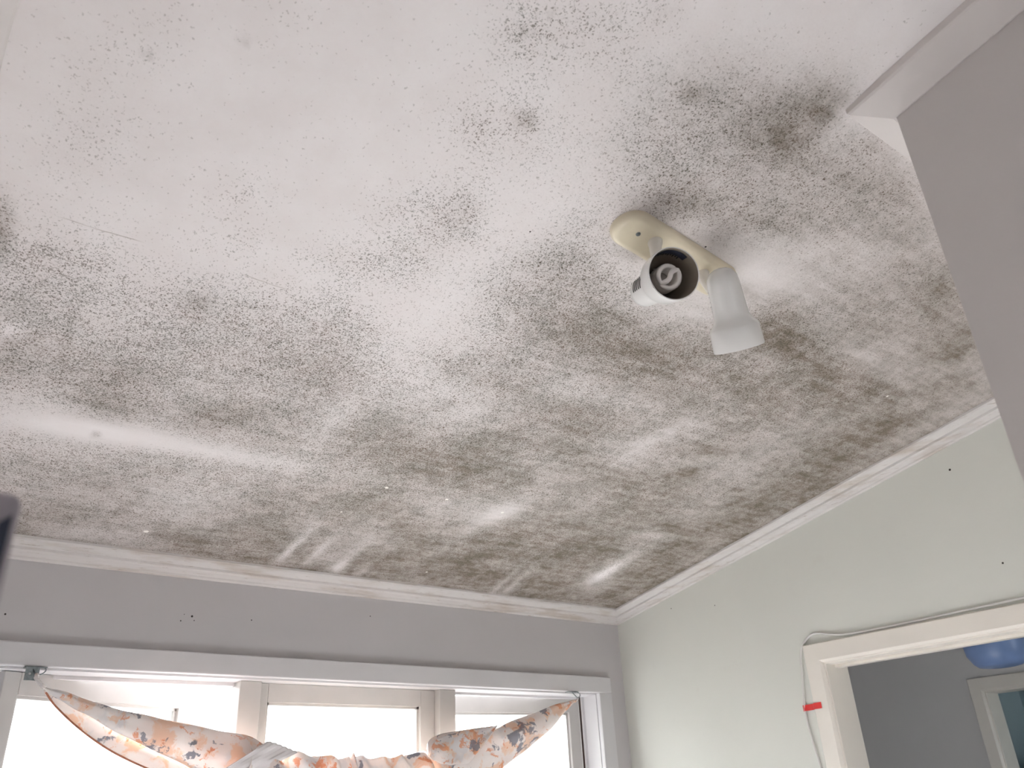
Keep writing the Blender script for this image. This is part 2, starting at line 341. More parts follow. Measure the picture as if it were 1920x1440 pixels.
    (1.777,1.145,0.052,0.0223,-168,0,0.35), (1.279,1.139,0.089,0.0576,-163,0.1,0.12), 
    (1.414,0.873,0.424,0.1904,157,0.05,0.1), (0.668,1.967,0.247,0.2016,-169,0.3,0.05), 
    (0.855,2.103,0.162,0.1376,62,0.28,0.12), (2.532,0.925,0.389,0.0805,27,0.05,0.2), 
    (2.759,1.236,0.212,0.1662,95,0.05,0.25), (2.482,3.052,0.528,0.1558,-176,0.15,0.35), 
    (1.789,3.068,0.478,0.1245,-178,0.12,0.3), (1.045,3.135,0.377,0.0876,-178,0.12,0.3), 
    (1.448,1.722,0.411,0.2696,-165,0.18,0.06), (1.577,2.368,0.537,0.2865,177,0.16,0.1), 
    (2.63,2.643,0.391,0.3071,149,0.12,0.18), (0.865,2.488,0.257,0.0513,175,-0.35,-0.15), 
    (0.429,2.502,0.202,0.0524,174,-0.45,-0.2), (1.017,2.221,0.16,0.0572,94,-0.4,-0.18), 
    (1.922,2.471,0.154,0.0804,117,-0.25,-0.28), (1.886,2.642,0.168,0.0619,110,-0.25,-0.3), 
    (2.43,1.177,0.28,0.0169,-174,-0.1,-0.14), (1.891,1.076,0.187,0.0626,175,-0.12,-0.08), 
    (2.119,1.997,0.167,0.063,105,-0.22,-0.28), (2.108,1.843,0.139,0.0527,106,-0.22,-0.2), 
    (2.19,1.734,0.15,0.0702,117,-0.2,-0.16), (1.961,1.941,0.125,0.049,162,-0.3,-0.25), 
    (1.265,3.067,0.188,0.0202,91,-0.2,-0.76), (1.375,3.084,0.193,0.021,90,-0.2,-0.66), 
    (1.525,3.146,0.215,0.0327,90,-0.2,-0.76), (1.633,3.114,0.209,0.0279,91,-0.13,-0.66), 
    (2.402,3.074,0.207,0.0202,-100,-0.13,-0.66), (2.343,3.122,0.208,0.0161,-99,-0.13,-0.66), 
    (2.761,2.942,0.29,0.0948,-102,-0.1,-0.42), (2.781,2.809,0.194,0.0535,89,-0.13,-0.76), 
    (3.091,3.023,0.159,0.034,98,-0.13,-0.57), (2.759,2.46,0.182,0.0383,173,-0.2,-0.57), 
    (1.844,2.941,0.199,0.0386,101,-0.13,-0.47), (3.228,2.519,0.172,0.0382,95,-0.13,-0.38), 
    (1.763,1.091,0.115,0.074,-177,-0.1,-0.15), (1.667,1.748,0.184,0.0528,174,-0.2,-0.2), 
    (1.728,1.284,0.072,0.0444,171,-0.1,-0.1), (0.105,2.129,0.032,0.0237,104,-0.6,-0.4), 
]

def make_ceiling():
    xs = np.arange(XL - 0.04, XR + 0.041, 0.0125); ys = np.concatenate([np.arange(YB - 0.1, -0.2, 0.1), np.arange(-0.2, YW + 0.05, 0.0125)])
    X, Y = np.meshgrid(xs, ys); sp = np.zeros_like(X); hz = np.zeros_like(X)
    sp += 0.006
    for (x, y, a, b, ang, s, h) in MOULD:
        c, q = math.cos(math.radians(ang)), math.sin(math.radians(ang)); dx, dy = X - x, Y - y
        e = ((dx * c + dy * q) / a) ** 2 + ((-dx * q + dy * c) / b) ** 2
        g = np.exp(-0.9 * e); sp += s * g; hz += h * g
    # film gathers along the edges next to the window and the right wall
    ex = np.exp(-((XR - 0.07 - X) / 0.045)) * (Y < 3.3) * (X < XR - 0.06); hz += 0.75 * ex * (0.5 + 0.5 * np.clip((Y - 0.8) / 1.2, 0, 1)); sp += 0.2 * ex
    ey = np.exp(-((YW - 0.07 - Y) / 0.05)) * (Y < YW - 0.06); m = 0.6 + 0.4 * np.sin(X * 9.0) * np.sin(X * 3.7 + 1)
    hz += 0.7 * ey * m; sp += 0.25 * ey * m
    hz += 0.15 * np.clip((Y - 2.1) / 0.8, 0, 1) + 0.36 * np.clip((X - 1.25) / 0.8, 0, 1) * np.clip((Y - 0.5) / 0.5, 0, 1) + 0.08 * np.clip((X + Y - 2.6) / 0.6, 0, 1)
    sp += 0.10 * np.clip((Y - 2.1) / 0.5, 0, 1)
    hz += 0.34 * (X < 1.478) * (X > 1.2) * np.exp(-((1.478 - X) / 0.08) ** 2) * np.exp(-((Y - 0.68) / 0.09) ** 2)
    edge = Y - 1.185 - 0.11 * np.clip(X - 1.95, 0, 1)
    hz += 0.26 * (edge > 0) * np.exp(-(edge / 0.10) ** 2) * np.clip((X - 1.93) / 0.05, 0, 1) * np.clip((2.72 - X) / 0.2, 0, 1)
    sp += 0.20 * (edge > 0) * np.exp(-(edge / 0.12) ** 2) * np.clip((X - 1.93) / 0.05, 0, 1) * np.clip((2.72 - X) / 0.2, 0, 1)
    sp = 1 - np.exp(-1.35 * np.clip(sp, 0, 9)); hz = np.clip(1 - np.exp(-1.25 * np.clip(hz, 0, 9)), 0, 1)
    Z = ZC + TS * (YW - Y)
    # sheet joint beyond the lamp: the lining paper steps down and sags a little, and a loose crease runs on from the stub wall
    Z -= 0.004 * np.clip((Y - 1.19 - 0.11 * np.clip(X - 1.95, 0, 1)) / 0.02, 0, 1) * np.clip((X - 1.6) / 0.3, 0, 1) * np.exp(-((Y - 1.2) / 0.25) ** 2)
    Z -= 0.010 * np.exp(-((X - 1.50) / 0.03) ** 2) * np.exp(-((Y - 0.66) / 0.10) ** 2)
    Z -= 0.006 * np.exp(-((X - 1.66 - 0.5 * (Y - 0.62)) / 0.06) ** 2) * np.exp(-((Y - 0.69) / 0.05) ** 2)
    Z += 0.0016 * np.sin(X * 11 + 2 * np.sin(Y * 5)) * np.sin(Y * 9 + X * 3) * np.clip((Y - 0.5), 0, 1)
    ny, nx = X.shape; idx = np.arange(nx * ny).reshape(ny, nx)
    f = np.stack([idx[:-1, :-1], idx[1:, :-1], idx[1:, 1:], idx[:-1, 1:]], -1).reshape(-1, 4)
    me = bpy.data.meshes.new('ceiling'); me.from_pydata(np.stack([X, Y, Z], -1).reshape(-1, 3).tolist(), [], f.tolist())
    for nm, arr in (('speck', sp), ('haze', hz)):
        a = me.attributes.new(nm, 'FLOAT', 'POINT'); a.data.foreach_set('value', arr.ravel().astype(np.float32))
    me.polygons.foreach_set('use_smooth', [True] * len(me.polygons)); me.materials.append(ceiling_mat())
    o = bpy.data.objects.new('ceiling', me); C.objects.link(o); struct(o)
    bm = bmesh.new()
    z0, z1 = cz(YB - 0.1) + 0.03, cz(YW + 0.1) + 0.03
    prism(bm, [(XL - 0.1, YB - 0.1, z0), (XL - 0.1, YW + 0.12, z1), (XL - 0.1, YW + 0.12, z1 + 0.12), (XL - 0.1, YB - 0.1, z0 + 0.12)],
              [(XR + 0.1, YB - 0.1, z0), (XR + 0.1, YW + 0.12, z1), (XR + 0.1, YW + 0.12, z1 + 0.12), (XR + 0.1, YB - 0.1, z0 + 0.12)])
    struct(link('ceiling_roof', bm, M_trim))
    bm = bmesh.new(); box(bm, XL - 0.6, XR + 0.6, YW + 0.121, YW + 0.73, ZC - 0.02, ZC + 0.16); struct(link('added_eave_shade', bm, M_trim))  # unseen eave, added to keep the sun off the outer wall
make_ceiling()

# ------------------------------------------------------------------ room shell
def wall_with_hole(bm, axis, c0, c1, lo, hi, z0, ztop, hole):   # hole = (a0, a1, za, zb); axis 'x' wall runs along x
    a0, a1, za, zb = hole
    def b(p, q, r, s):
        if q - p < 1e-4 or s - r < 1e-4: return
        if axis == 'x': box(bm, p, q, c0, c1, r, s)
        else: box(bm, c0, c1, p, q, r, s)
    b(lo, a0, z0, ztop); b(a1, hi, z0, ztop); b(a0, a1, z0, za); b(a0, a1, zb, ztop)
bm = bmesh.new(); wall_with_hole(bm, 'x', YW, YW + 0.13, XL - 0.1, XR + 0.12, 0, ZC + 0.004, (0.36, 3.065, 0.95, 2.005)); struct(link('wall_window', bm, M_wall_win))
def sloped_panel(bm, x0, x1, y0, y1, z0):
    prism(bm, [(x0, y0, z0), (x0, y1, z0), (x0, y1, cz(y1)), (x0, y0, cz(y0))], [(x1, y0, z0), (x1, y1, z0), (x1, y1, cz(y1)), (x1, y0, cz(y0))])
DY0, DY1, DZ = 1.235, 2.10, 1.985
bm = bmesh.new(); sloped_panel(bm, XR, XR + 0.14, DY1, YW, 0); sloped_panel(bm, XR, XR + 0.14, YS - 0.1, DY0, 0); sloped_panel(bm, XR, XR + 0.14, DY0, DY1, DZ); struct(link('wall_right', bm, M_wall_right))
bm = bmesh.new(); sloped_panel(bm, XL - 0.1, XL, YB, YW, 0); struct(link('wall_left', bm, plain('paint_left_wall', (0.78, 0.75, 0.74))))
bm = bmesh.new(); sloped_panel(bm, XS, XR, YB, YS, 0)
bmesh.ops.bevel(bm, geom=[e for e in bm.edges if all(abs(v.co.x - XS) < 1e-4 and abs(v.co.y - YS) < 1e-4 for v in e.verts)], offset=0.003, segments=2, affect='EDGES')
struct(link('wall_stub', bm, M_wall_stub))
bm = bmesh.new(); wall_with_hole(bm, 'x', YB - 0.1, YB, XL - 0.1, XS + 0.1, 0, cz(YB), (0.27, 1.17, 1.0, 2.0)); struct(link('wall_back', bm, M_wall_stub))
bm = bmesh.new(); box(bm, XL - 0.1, 8.2, YB - 0.1, YW + 0.5, -0.1, 0); struct(link('floor', bm, M_floor))

# cornice: profile (out from the wall, down from the ceiling)
PROF = [(0.0, 0.0), (0.0, 0.058), (0.010, 0.060), (0.014, 0.056), (0.016, 0.050), (0.026, 0.038), (0.036, 0.034), (0.037, 0.025), (0.050, 0.021), (0.066, 0.015), (0.071, 0.009), (0.071, 0.0)]
PROF2 = [(0.0, 0.0), (0.0, 0.062), (0.005, 0.063), (0.067, 0.024), (0.071, 0.019), (0.071, 0.0)]
def cornice(name, f0, f1, mat):
    P = PROF if mat is M_cornice else PROF2
    bm = bmesh.new(); prism(bm, [f0(w, h) for w, h in P], [f1(w, h) for w, h in P]); return struct(link(name, bm, mat, smooth=False))
def zc_(y, h, w=0): return cz(y) - h
cornice('trim_1', lambda w, h: (XL + w, YW - w, zc_(YW - w, h)), lambda w, h: (XR - w, YW - w, zc_(YW - w, h)), M_cornice)
cornice('trim_2', lambda w, h: (XR - w, YW - w, zc_(YW - w, h)), lambda w, h: (XR - w, YS + w, zc_(YS + w, h)), M_cornice)
cornice('trim_3', lambda w, h: (XS - w, YS + w, zc_(YS + w, h)), lambda w, h: (XS - w, YB, zc_(YB, h)), M_cornice_clean)
cornice('trim_4', lambda w, h: (XS - w, YS + w, zc_(YS + w, h)), lambda w, h: (XR - w, YS + w, zc_(YS + w, h)), M_cornice_clean)
cornice('trim_5', lambda w, h: (XL + w, YW - w, zc_(YW - w, h)), lambda w, h: (XL + w, YB, zc_(YB, h)), M_cornice_clean)

# ------------------------------------------------------------------ glass
def glass_mat():
    t = NT('window_glass'); tr = t.n.new('ShaderNodeBsdfTransparent'); gl = t.n.new('ShaderNodeBsdfGlossy'); mx = t.n.new('ShaderNodeMixShader')
    gl.inputs['Roughness'].default_value = 0.02; fr = t.n.new('ShaderNodeFresnel'); fr.inputs[0].default_value = 1.45
    t.l.new(fr.outputs[0], mx.inputs[0]); t.l.new(tr.outputs[0], mx.inputs[1]); t.l.new(gl.outputs[0], mx.inputs[2]); t.l.new(mx.outputs[0], t.out.inputs[0])
    tr.inputs[0].default_value = (0.96, 0.98, 0.97, 1); return t.m
M_glass = glass_mat()
M_gap = plain('dark_gap', (0.06, 0.04, 0.035), 0.8, 0.1)

# ------------------------------------------------------------------ window_1: three lights, outer two standing open
W = struct(empty('window_1'))
def part(name, f, mat, parent, **k):
    bm = bmesh.new(); f(bm); return link(name, bm, mat, parent, **k)
# architrave boards
def arch(bm):
    box(bm, 0.29, 3.138, 3.272, 3.3, 1.992, 2.070, 0.004); box(bm, 3.052, 3.138, 3.2735, 3.3, 0.9, 1.992, 0.004); box(bm, 0.29, 0.372, 3.2735, 3.3, 0.9, 1.992, 0.004)
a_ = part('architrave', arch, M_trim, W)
part('window_sill', lambda bm: box(bm, 0.26, 3.17, 3.22, 3.43, 0.92, 0.955, 0.006), M_trim, W)
def jambs(bm):
    box(bm, 0.355, 0.38, 3.301, 3.43, 0.955, 1.985); box(bm, 3.05, 3.075, 3.301, 3.43, 0.955, 1.985); box(bm, 0.355, 3.075, 3.301, 3.43, 1.985, 2.01)
    box(bm, 0.40, 1.213, 3.400, 3.43, 1.972, 1.985); box(bm, 2.214, 3.05, 3.405, 3.43, 1.975, 1.985)
part('window_jamb', jambs, M_trim, W)
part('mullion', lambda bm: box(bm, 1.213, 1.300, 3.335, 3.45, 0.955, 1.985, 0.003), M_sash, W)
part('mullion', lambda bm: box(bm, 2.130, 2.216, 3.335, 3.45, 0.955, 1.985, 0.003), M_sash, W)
def sash(origin, ang, width, height, mat, parent, rail=0.072, st_a=0.06, st_b=0.06, handle=False):
    Mx = Matrix.Translation(origin) @ Matrix.Rotation(ang, 4, 'Z')
    e = empty('sash'); e.parent = parent
    def fr(bm):
        d0, d1 = 0.0, 0.038
        box(bm, 0, st_a, d0, d1, -height, 0, 0.003, Mx); box(bm, width - st_b, width, d0, d1, -height, 0, 0.003, Mx)
        box(bm, st_a, width - st_b, d0, d1, -rail, 0, 0.0, Mx); box(bm, st_a, width - st_b, d0, d1, -height, -height + 0.09, 0.0, Mx)
        g = 0.010                      # glazing rebate steps
        for (x0, x1, z0, z1) in ((st_a, st_a + g, -height + 0.09, -rail), (width - st_b - g, width - st_b, -height + 0.09, -rail), (st_a, width - st_b, -rail - g, -rail)):
            box(bm, x0, x1, d0 + 0.016, d1, z0, z1, 0.0, Mx)
    link_ = part('sash_frame', fr, mat, e)
    part('glass_pane', lambda bm: box(bm, st_a + 0.005, width - st_b - 0.005, 0.024, 0.028, -height + 0.085, -rail - 0.005, 0.0, Mx), M_glass, e)
    return e
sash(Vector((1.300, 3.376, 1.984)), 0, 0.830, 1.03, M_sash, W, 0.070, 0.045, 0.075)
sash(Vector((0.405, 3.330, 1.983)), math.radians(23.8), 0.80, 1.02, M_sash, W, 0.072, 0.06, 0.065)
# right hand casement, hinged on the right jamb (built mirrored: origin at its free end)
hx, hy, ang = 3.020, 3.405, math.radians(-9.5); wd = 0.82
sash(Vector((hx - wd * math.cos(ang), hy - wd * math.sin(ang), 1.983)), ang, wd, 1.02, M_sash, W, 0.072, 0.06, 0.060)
part('hinge_gap', lambda bm: box(bm, 3.026, 3.034, 3.404, 3.41, 0.96, 1.985), M_gap, W)
part('hinge_stop', lambda bm: box(bm, 3.034, 3.0505, 3.395, 3.43, 0.955, 1.985), M_trim, W)

# windows added out of view to light the room, hall and far room
def added_window(n, x0, x1, y0, y1, z0, z1):
    e = struct(empty(n))
    def fr(bm):
        for (a, b, c, d) in ((x0, x0 + 0.05, z0, z1), (x1 - 0.05, x1, z0, z1), (x0 + 0.05, x1 - 0.05, z0, z0 + 0.05), (x0 + 0.05, x1 - 0.05, z1 - 0.05, z1), ((x0 + x1) / 2 - 0.02, (x0 + x1) / 2 + 0.02, z0 + 0.05, z1 - 0.05)):
            box(bm, a, b, y0, y1, c, d, 0.002)
    part('window_frame', fr, M_trim, e)
    part('glass_pane', lambda bm: box(bm, x0 + 0.045, x1 - 0.045, (y0 + y1) / 2, (y0 + y1) / 2 + 0.004, z0 + 0.045, z1 - 0.045), M_glass, e)
added_window('added_window_back', 0.27, 1.17, YB - 0.08, YB - 0.02, 1.0, 2.0)  # unseen, added to light the window wall and the stub wall

# ------------------------------------------------------------------ door_1 in the right wall
D = struct(empty('door_1'))
def mould_frame(bm, x_wall, sgn, y0, y1, zt, w=0.078, t=0.022, zbot=0.0):
    # bullnosed architrave: profile across the board (0 = opening edge), thickness
    P = [(0, 0), (0, 0.010), (0.003, 0.016), (0.010, t), (w - 0.004, t - 0.002), (w, t - 0.006), (w, 0)]
    L = [(x_wall + sgn * d, y1 + a, 0) for a, d in P]
    def p(a, d, side, top):
        if side == 'hi': return (x_wall + sgn * d, y1 + a, zt + a if top else zbot)
        return (x_wall + sgn * d, y0 - a, zt + a if top else zbot)
    prism(bm, [p(a, d, 'hi', False) for a, d in P], [p(a, d, 'hi', True) for a, d in P])
    prism(bm, [p(a, d, 'lo', False) for a, d in P], [p(a, d, 'lo', True) for a, d in P])
    prism(bm, [p(a, d, 'hi', True) for a, d in P], [p(a, d, 'lo', True) for a, d in P])
part('architrave', lambda bm: mould_frame(bm, XR, -1, 1.243, 2.092, 1.977, 0.080), M_trim_cream, D, smooth=True, autos=35)
def djamb(bm):
    box(bm, XR - 0.004, XR + 0.155, 2.085, 2.115, 0, 2.0, 0.002); box(bm, XR - 0.004, XR + 0.155, 1.22, 1.25, 0, 2.0, 0.002)
    box(bm, XR - 0.004, XR + 0.155, 1.25, 2.085, 1.970, 2.0, 0.002)
    box(bm, XR + 0.06, XR + 0.10, 1.25, 2.0855, 1.958, 1.9705, 0.002)
part('door_jamb', djamb, M_trim_cream, D)

# hall beyond the door, with a second doorway into a blue-green room
HX = 5.36
bm = bmesh.new(); wall_with_hole(bm, 'y', HX, HX + 0.14, -1.0, 3.8, 0, 2.5, (1.50, 2.44, 0.0, 1.98)); struct(link('wall_hall', bm, M_wall_hall))
bm = bmesh.new(); box(bm, XR + 0.14, HX + 0.1, 3.45, 3.55, 0, 2.5); struct(link('wall_hall_end', bm, M_wall_hall))
bm = bmesh.new(); box(bm, HX + 0.14, 8.0, 3.35, 3.45, 0, 2.5); struct(link('wall_teal_side', bm, M_wall_teal))
bm = bmesh.new(); wall_with_hole(bm, 'x', -1.1, -1.0, XR + 0.14, HX + 0.05, 0, 2.5, (3.9, 4.8, 1.0, 2.0)); wall_with_hole(bm, 'x', -1.1, -1.0, HX + 0.05, 8.2, 0, 2.5, (6.4, 7.5, 1.0, 1.9))
struct(link('wall_hall_near', bm, M_wall_hall))
added_window('added_window_hall', 3.9, 4.8, -1.08, -1.02, 1.0, 2.0); added_window('added_window_far', 6.4, 7.5, -1.08, -1.02, 1.0, 1.9)  # both unseen, added to brighten the hall and the blue-green room
bm = bmesh.new(); box(bm, XR + 0.01, 8.2, -1.1, 3.55, 2.5, 2.6); struct(link('ceiling_hall', bm, M_trim))
bm = bmesh.new(); box(bm, 8.0, 8.1, -1.1, 3.55, 0, 2.5); struct(link('wall_teal_room', bm, M_wall_teal))
bm = bmesh.new(); box(bm, XR, XR + 0.14, -1.0, 0.44, 0, 2.5); struct(link('wall_hall_side', bm, M_wall_hall))
D2 = struct(empty('door_2'))
part('architrave', lambda bm: mould_frame(bm, HX, -1, 1.508, 2.432, 1.972, 0.078), M_trim_cream, D2, smooth=True, autos=35)
def d2j(bm):
    box(bm, HX - 0.003, HX + 0.15, 2.425, 2.45, 0, 1.99, 0.002); box(bm, HX - 0.003, HX + 0.15, 1.49, 1.515, 0, 1.99, 0.002); box(bm, HX - 0.003, HX + 0.15, 1.515, 2.425, 1.965, 1.99, 0.002)
part('door_jamb', d2j, M_trim_cream, D2)

# ------------------------------------------------------------------ twin spotlight on the ceiling
M_plate = plain('aged_cream_plastic', (0.73, 0.66, 0.51), 0.28, 0.5, 0.05, 12)
M_shade = plain('white_enamel', (0.80, 0.80, 0.79), 0.25, 0.5, 0.02, 8)
M_inner = plain('dull_inner_reflector', (0.27, 0.235, 0.19), 0.5, 0.4, 0.08, 20)
M_dark = plain('dark_slot', (0.015, 0.013, 0.012), 0.6, 0.2)
M_label = plain('dark_blue_label', (0.03, 0.035, 0.06), 0.5, 0.3)
M_tube = plain('white_lamp_tube', (0.90, 0.86, 0.84), 0.35, 0.5, 0.01)
M_arm = plain('off_white_plastic', (0.76, 0.73, 0.68), 0.35, 0.5, 0.02)
M_metal = plain('zinc_metal', (0.24, 0.27, 0.28), 0.35, 0.5, 0.25, 60, metal=0.8)
LT = tag(empty('spotlight_fitting'), 'cream and white twin spotlight fitting screwed to the mouldy ceiling', 'ceiling light')
nC = Vector((0, -math.sin(math.radians(9.97)), -math.cos(math.radians(9.97))))     # ceiling's downward normal
px = Vector((math.cos(math.radians(4.8)), math.sin(math.radians(4.8)) * math.cos(math.radians(9.97)), -math.sin(math.radians(4.8)) * math.sin(math.radians(9.97)))).normalized()
py = nC.cross(px).normalized()
def P_on(s, w, d):                    # s along the plate, w across, d below the ceiling
    c = Vector((1.475, 1.135, cz(1.135))); return c + px * s + py * w + nC * d
def plate(bm):
    HL, HW = 0.235, 0.056; rings = []
    for (inset, d) in ((0.0, -0.001), (0.0, 0.010), (0.003, 0.016), (0.009, 0.0205), (0.016, 0.022), (0.019, 0.0215)):
        r = HW - inset; L = HL - HW; pts = []
        for k in range(24): a = -math.pi / 2 + math.pi * k / 23; pts.append((L + r * math.cos(a), r * math.sin(a)))
        for k in range(24): a = math.pi / 2 + math.pi * k / 23; pts.append((-L + r * math.cos(a), r * math.sin(a)))
        rings.append([bm.verts.new(P_on(x, y, d)) for x, y in pts])
    for a, b in zip(rings, rings[1:]):
        for k in range(48): bm.faces.new((a[k], a[(k + 1) % 48], b[(k + 1) % 48], b[k]))
    bm.faces.new(rings[-1]); bm.faces.new(rings[0][::-1])
part('base_plate', plate, M_plate, LT, smooth=True, autos=40)
part('screw', lambda bm: lathe(bm, P_on(-0.165, 0.004, 0.0215), nC, [(0, 0.0065), (0.002, 0.006), (0.0025, 0.003), (0.001, 0.0)], 20), M_metal, LT, smooth=True)
def ray(px_, py_): return (R_ * (px_ - 960) + U_ * (720 - py_) + F_ * 1546).normalized()
CAM = Vector((0, 0, 1.5))
def spot(mount, piv, ax, bulb, vents_dir):
    sh = None
    u, w, ax = frame_of(ax)
    prof_o = [(-0.098, 0.0), (-0.096, 0.016), (-0.088, 0.030), (-0.074, 0.0385), (-0.055, 0.0415), (0.0, 0.0435), (0.030, 0.0450), (0.042, 0.0500), (0.054, 0.0610), (0.060, 0.0635), (0.112, 0.0655), (0.115, 0.0650), (0.115, 0.0625)]
    prof_i = [(0.112, 0.0620), (0.062, 0.0600), (0.052, 0.0560), (0.036, 0.0430), (-0.055, 0.0390), (-0.088, 0.026), (-0.092, 0.0)]
    sh = part('lamp_shade', lambda bm: lathe(bm, piv, ax, prof_o, 64), M_shade, LT, smooth=True, autos=50)
    part('inner_reflector', lambda bm: lathe(bm, piv, ax, [(0.115, 0.0625)] + prof_i, 64), M_inner, sh, smooth=True, autos=50)
    # vent slots on the rear cylinder
    vd = Vector(vents_dir); vd = (vd - ax * vd.dot(ax)).normalized(); vs = ax.cross(vd)
    for i in range(5):
        def slot(bm, s0=-0.045 + i * 0.0125):
            def P(s, a, dr):
                rr = 0.0435 + s * 0.036 + dr
                return piv + ax * s + (vd * math.cos(a) + vs * math.sin(a)) * rr
            for k in range(6):
                a0, a1 = -0.36 + k * 0.12, -0.36 + (k + 1) * 0.12
                prism(bm, [P(s0, a0, -0.002), P(s0, a1, -0.002), P(s0 + 0.0036, a1, -0.002), P(s0 + 0.0036, a0, -0.002)], [P(s0, a0, 0.0012), P(s0, a1, 0.0012), P(s0 + 0.0036, a1, 0.0012), P(s0 + 0.0036, a0, 0.0012)])
        part('vent_slot', slot, M_dark, sh)
    # arm and knuckle
    side = (mount - piv); side = (side - ax * side.dot(ax)).normalized(); j = piv + side * 0.052 + ax * 0.0
    part('arm', lambda bm: (lathe(bm, mount - nC * 0.002, (j - mount), [(0, 0.0195), (0.008, 0.019), (0.016, 0.0165), ((j - mount).length - 0.012, 0.0120), ((j - mount).length - 0.006, 0.010), ((j - mount).length, 0.0)], 28)), M_arm, LT, smooth=True, autos=40)
    k_ax = ax.cross(side)
    part('knuckle', lambda bm: lathe(bm, j - k_ax * 0.010 - side * 0.004, k_ax, [(0, 0), (0, 0.0085), (0.020, 0.0085), (0.020, 0)], 24), M_arm, LT, smooth=True, autos=40)
    part('knuckle_screw', lambda bm: lathe(bm, j + k_ax * 0.0095 - side * 0.004, k_ax, [(0, 0), (0, 0.004), (0.003, 0.0035), (0.003, 0)], 16), M_metal, LT, smooth=True)
    if bulb:
        b = empty('energy_saving_bulb'); b.parent = LT; off = piv + ax * 0.036
        part('lamp_holder', lambda bm: lathe(bm, off, ax, [(-0.088, 0.0), (-0.088, 0.021), (-0.040, 0.021), (-0.036, 0.026), (-0.006, 0.026), (-0.002, 0.020), (-0.002, 0.0)], 32), M_arm, b, smooth=True, autos=40)
        def spiral(bm):
            r0, turns = 0.0275, 3.2; N = 80; A0 = BULB_ANG
            up = lambda ph: [off + ax * (0.0 + 0.050 * k / N) + (u * math.cos(A0 + ph + turns * 2 * math.pi * (k - N) / N) + w * math.sin(A0 + ph + turns * 2 * math.pi * (k - N) / N)) * (r0) for k in range(N + 1)]
            a = up(0.0); c = up(math.pi)
            # crossing bar over the top
            mid = []
            for k in range(1, 12):
                t_ = k / 12; ang_ = A0 + 0.9 * math.sin(math.pi * t_) * (1 if t_ < 0.5 else -1) * 0
                rr = r0 * (1 - 2 * t_); ph = A0 + 0.75 * (1 - abs(1 - 2 * t_)) * 1.0
                mid.append(off + ax * (0.051 + 0.006 * math.sin(math.pi * t_)) + (u * math.cos(ph) + w * math.sin(ph)) * rr)
            tube(bm, a + mid + c[::-1], 0.0062, 12)
        part('spiral_tube', spiral, M_tube, b, smooth=True)
    return sh
BULB_ANG = 0.7
m1 = Vector(P_on(-0.105, 0.010, 0.021)); p1 = CAM + ray(1229, 540) * 1.695
ax1 = Vector((-0.39, -0.8569, -0.3372)).normalized()
p1 = Vector((1.3713, 1.1337, 2.6467)) 
v1 = (p1 - CAM).normalized()
tc = (-v1 + ax1 * v1.dot(ax1)).normalized(); pp = U_ * 0.85 - R_ * 0.52; pp = (pp - ax1 * pp.dot(ax1)).normalized()
s1 = spot(m1, p1, ax1, True, tc * 0.78 + pp * 0.62)
u1, w1, a1_ = frame_of(ax1)
up_ang = math.atan2(U_.dot(w1), U_.dot(u1))
def arc_patch(bm, s0, s1_, a0, a1, rad, th=0.0008, n=14):
    for k in range(n):
        b0, b1 = a0 + (a1 - a0) * k / n, a0 + (a1 - a0) * (k + 1) / n
        P = lambda s, a, r: p1 + a1_ * s + (u1 * math.cos(a) + w1 * math.sin(a)) * r
        prism(bm, [P(s0, b0, rad), P(s0, b1, rad), P(s1_, b1, rad), P(s1_, b0, rad)], [P(s0, b0, rad - th), P(s0, b1, rad - th), P(s1_, b1, rad - th), P(s1_, b0, rad - th)])
part('sticker', lambda bm: arc_patch(bm, 0.078, 0.104, up_ang - 0.75, up_ang + 0.55, 0.0600), M_label, s1)
def marks(bm):
    for k in range(9): arc_patch(bm, 0.066 + 0.004 * (k % 2), 0.076, up_ang - 0.55 + k * 0.105, up_ang - 0.55 + k * 0.105 + 0.05, 0.0598, n=2)
part('sticker_lettering', marks, M_dark, s1)
m2 = Vector(P_on(0.105, 0.0, 0.021)); p2 = CAM + ray(1366, 572) * 2.205
ax2 = Vector((0.4817, 0.268, -0.8344)).normalized()
spot(m2, p2, ax2, False, -(U_ * 0.2 + R_ * 0.9) + ray(1366, 572) * 0.75)


# ------------------------------------------------------------------ cable and red tape on the right wall
M_cable = plain('pale_grey_cable', (0.72, 0.71, 0.69), 0.4, 0.4, 0.02)
M_tape = plain('red_tape', (0.72, 0.035, 0.035), 0.3, 0.5, 0.05)
pts = [(3.2488, 1.10, 2.080), (3.2488, 1.30, 2.073), (3.2488, 1.55, 2.070), (3.2488, 1.75, 2.068), (3.2488, 1.931, 2.069), (3.2488, 2.02, 2.080), (3.2488, 2.103, 2.098), (3.2488, 2.150, 2.083), (3.2488, 2.184, 2.050), (3.2488, 2.198, 2.009), (3.2488, 2.205, 1.95), (3.2488, 2.217, 1.88), (3.2488, 2.226, 1.807), (3.2488, 2.226, 1.74), (3.2488, 2.217, 1.66), (3.2488, 2.206, 1.58), (3.2488, 2.20, 1.40), (3.2488, 2.19, 1.0), (3.2488, 2.19, 0.05)]
bm = bmesh.new(); tube(bm, spline(pts, 8), 0.0048, 10); tag(link('cable', bm, M_cable, smooth=True), 'thin pale grey cable looping round the door frame on the cream wall', 'cable')
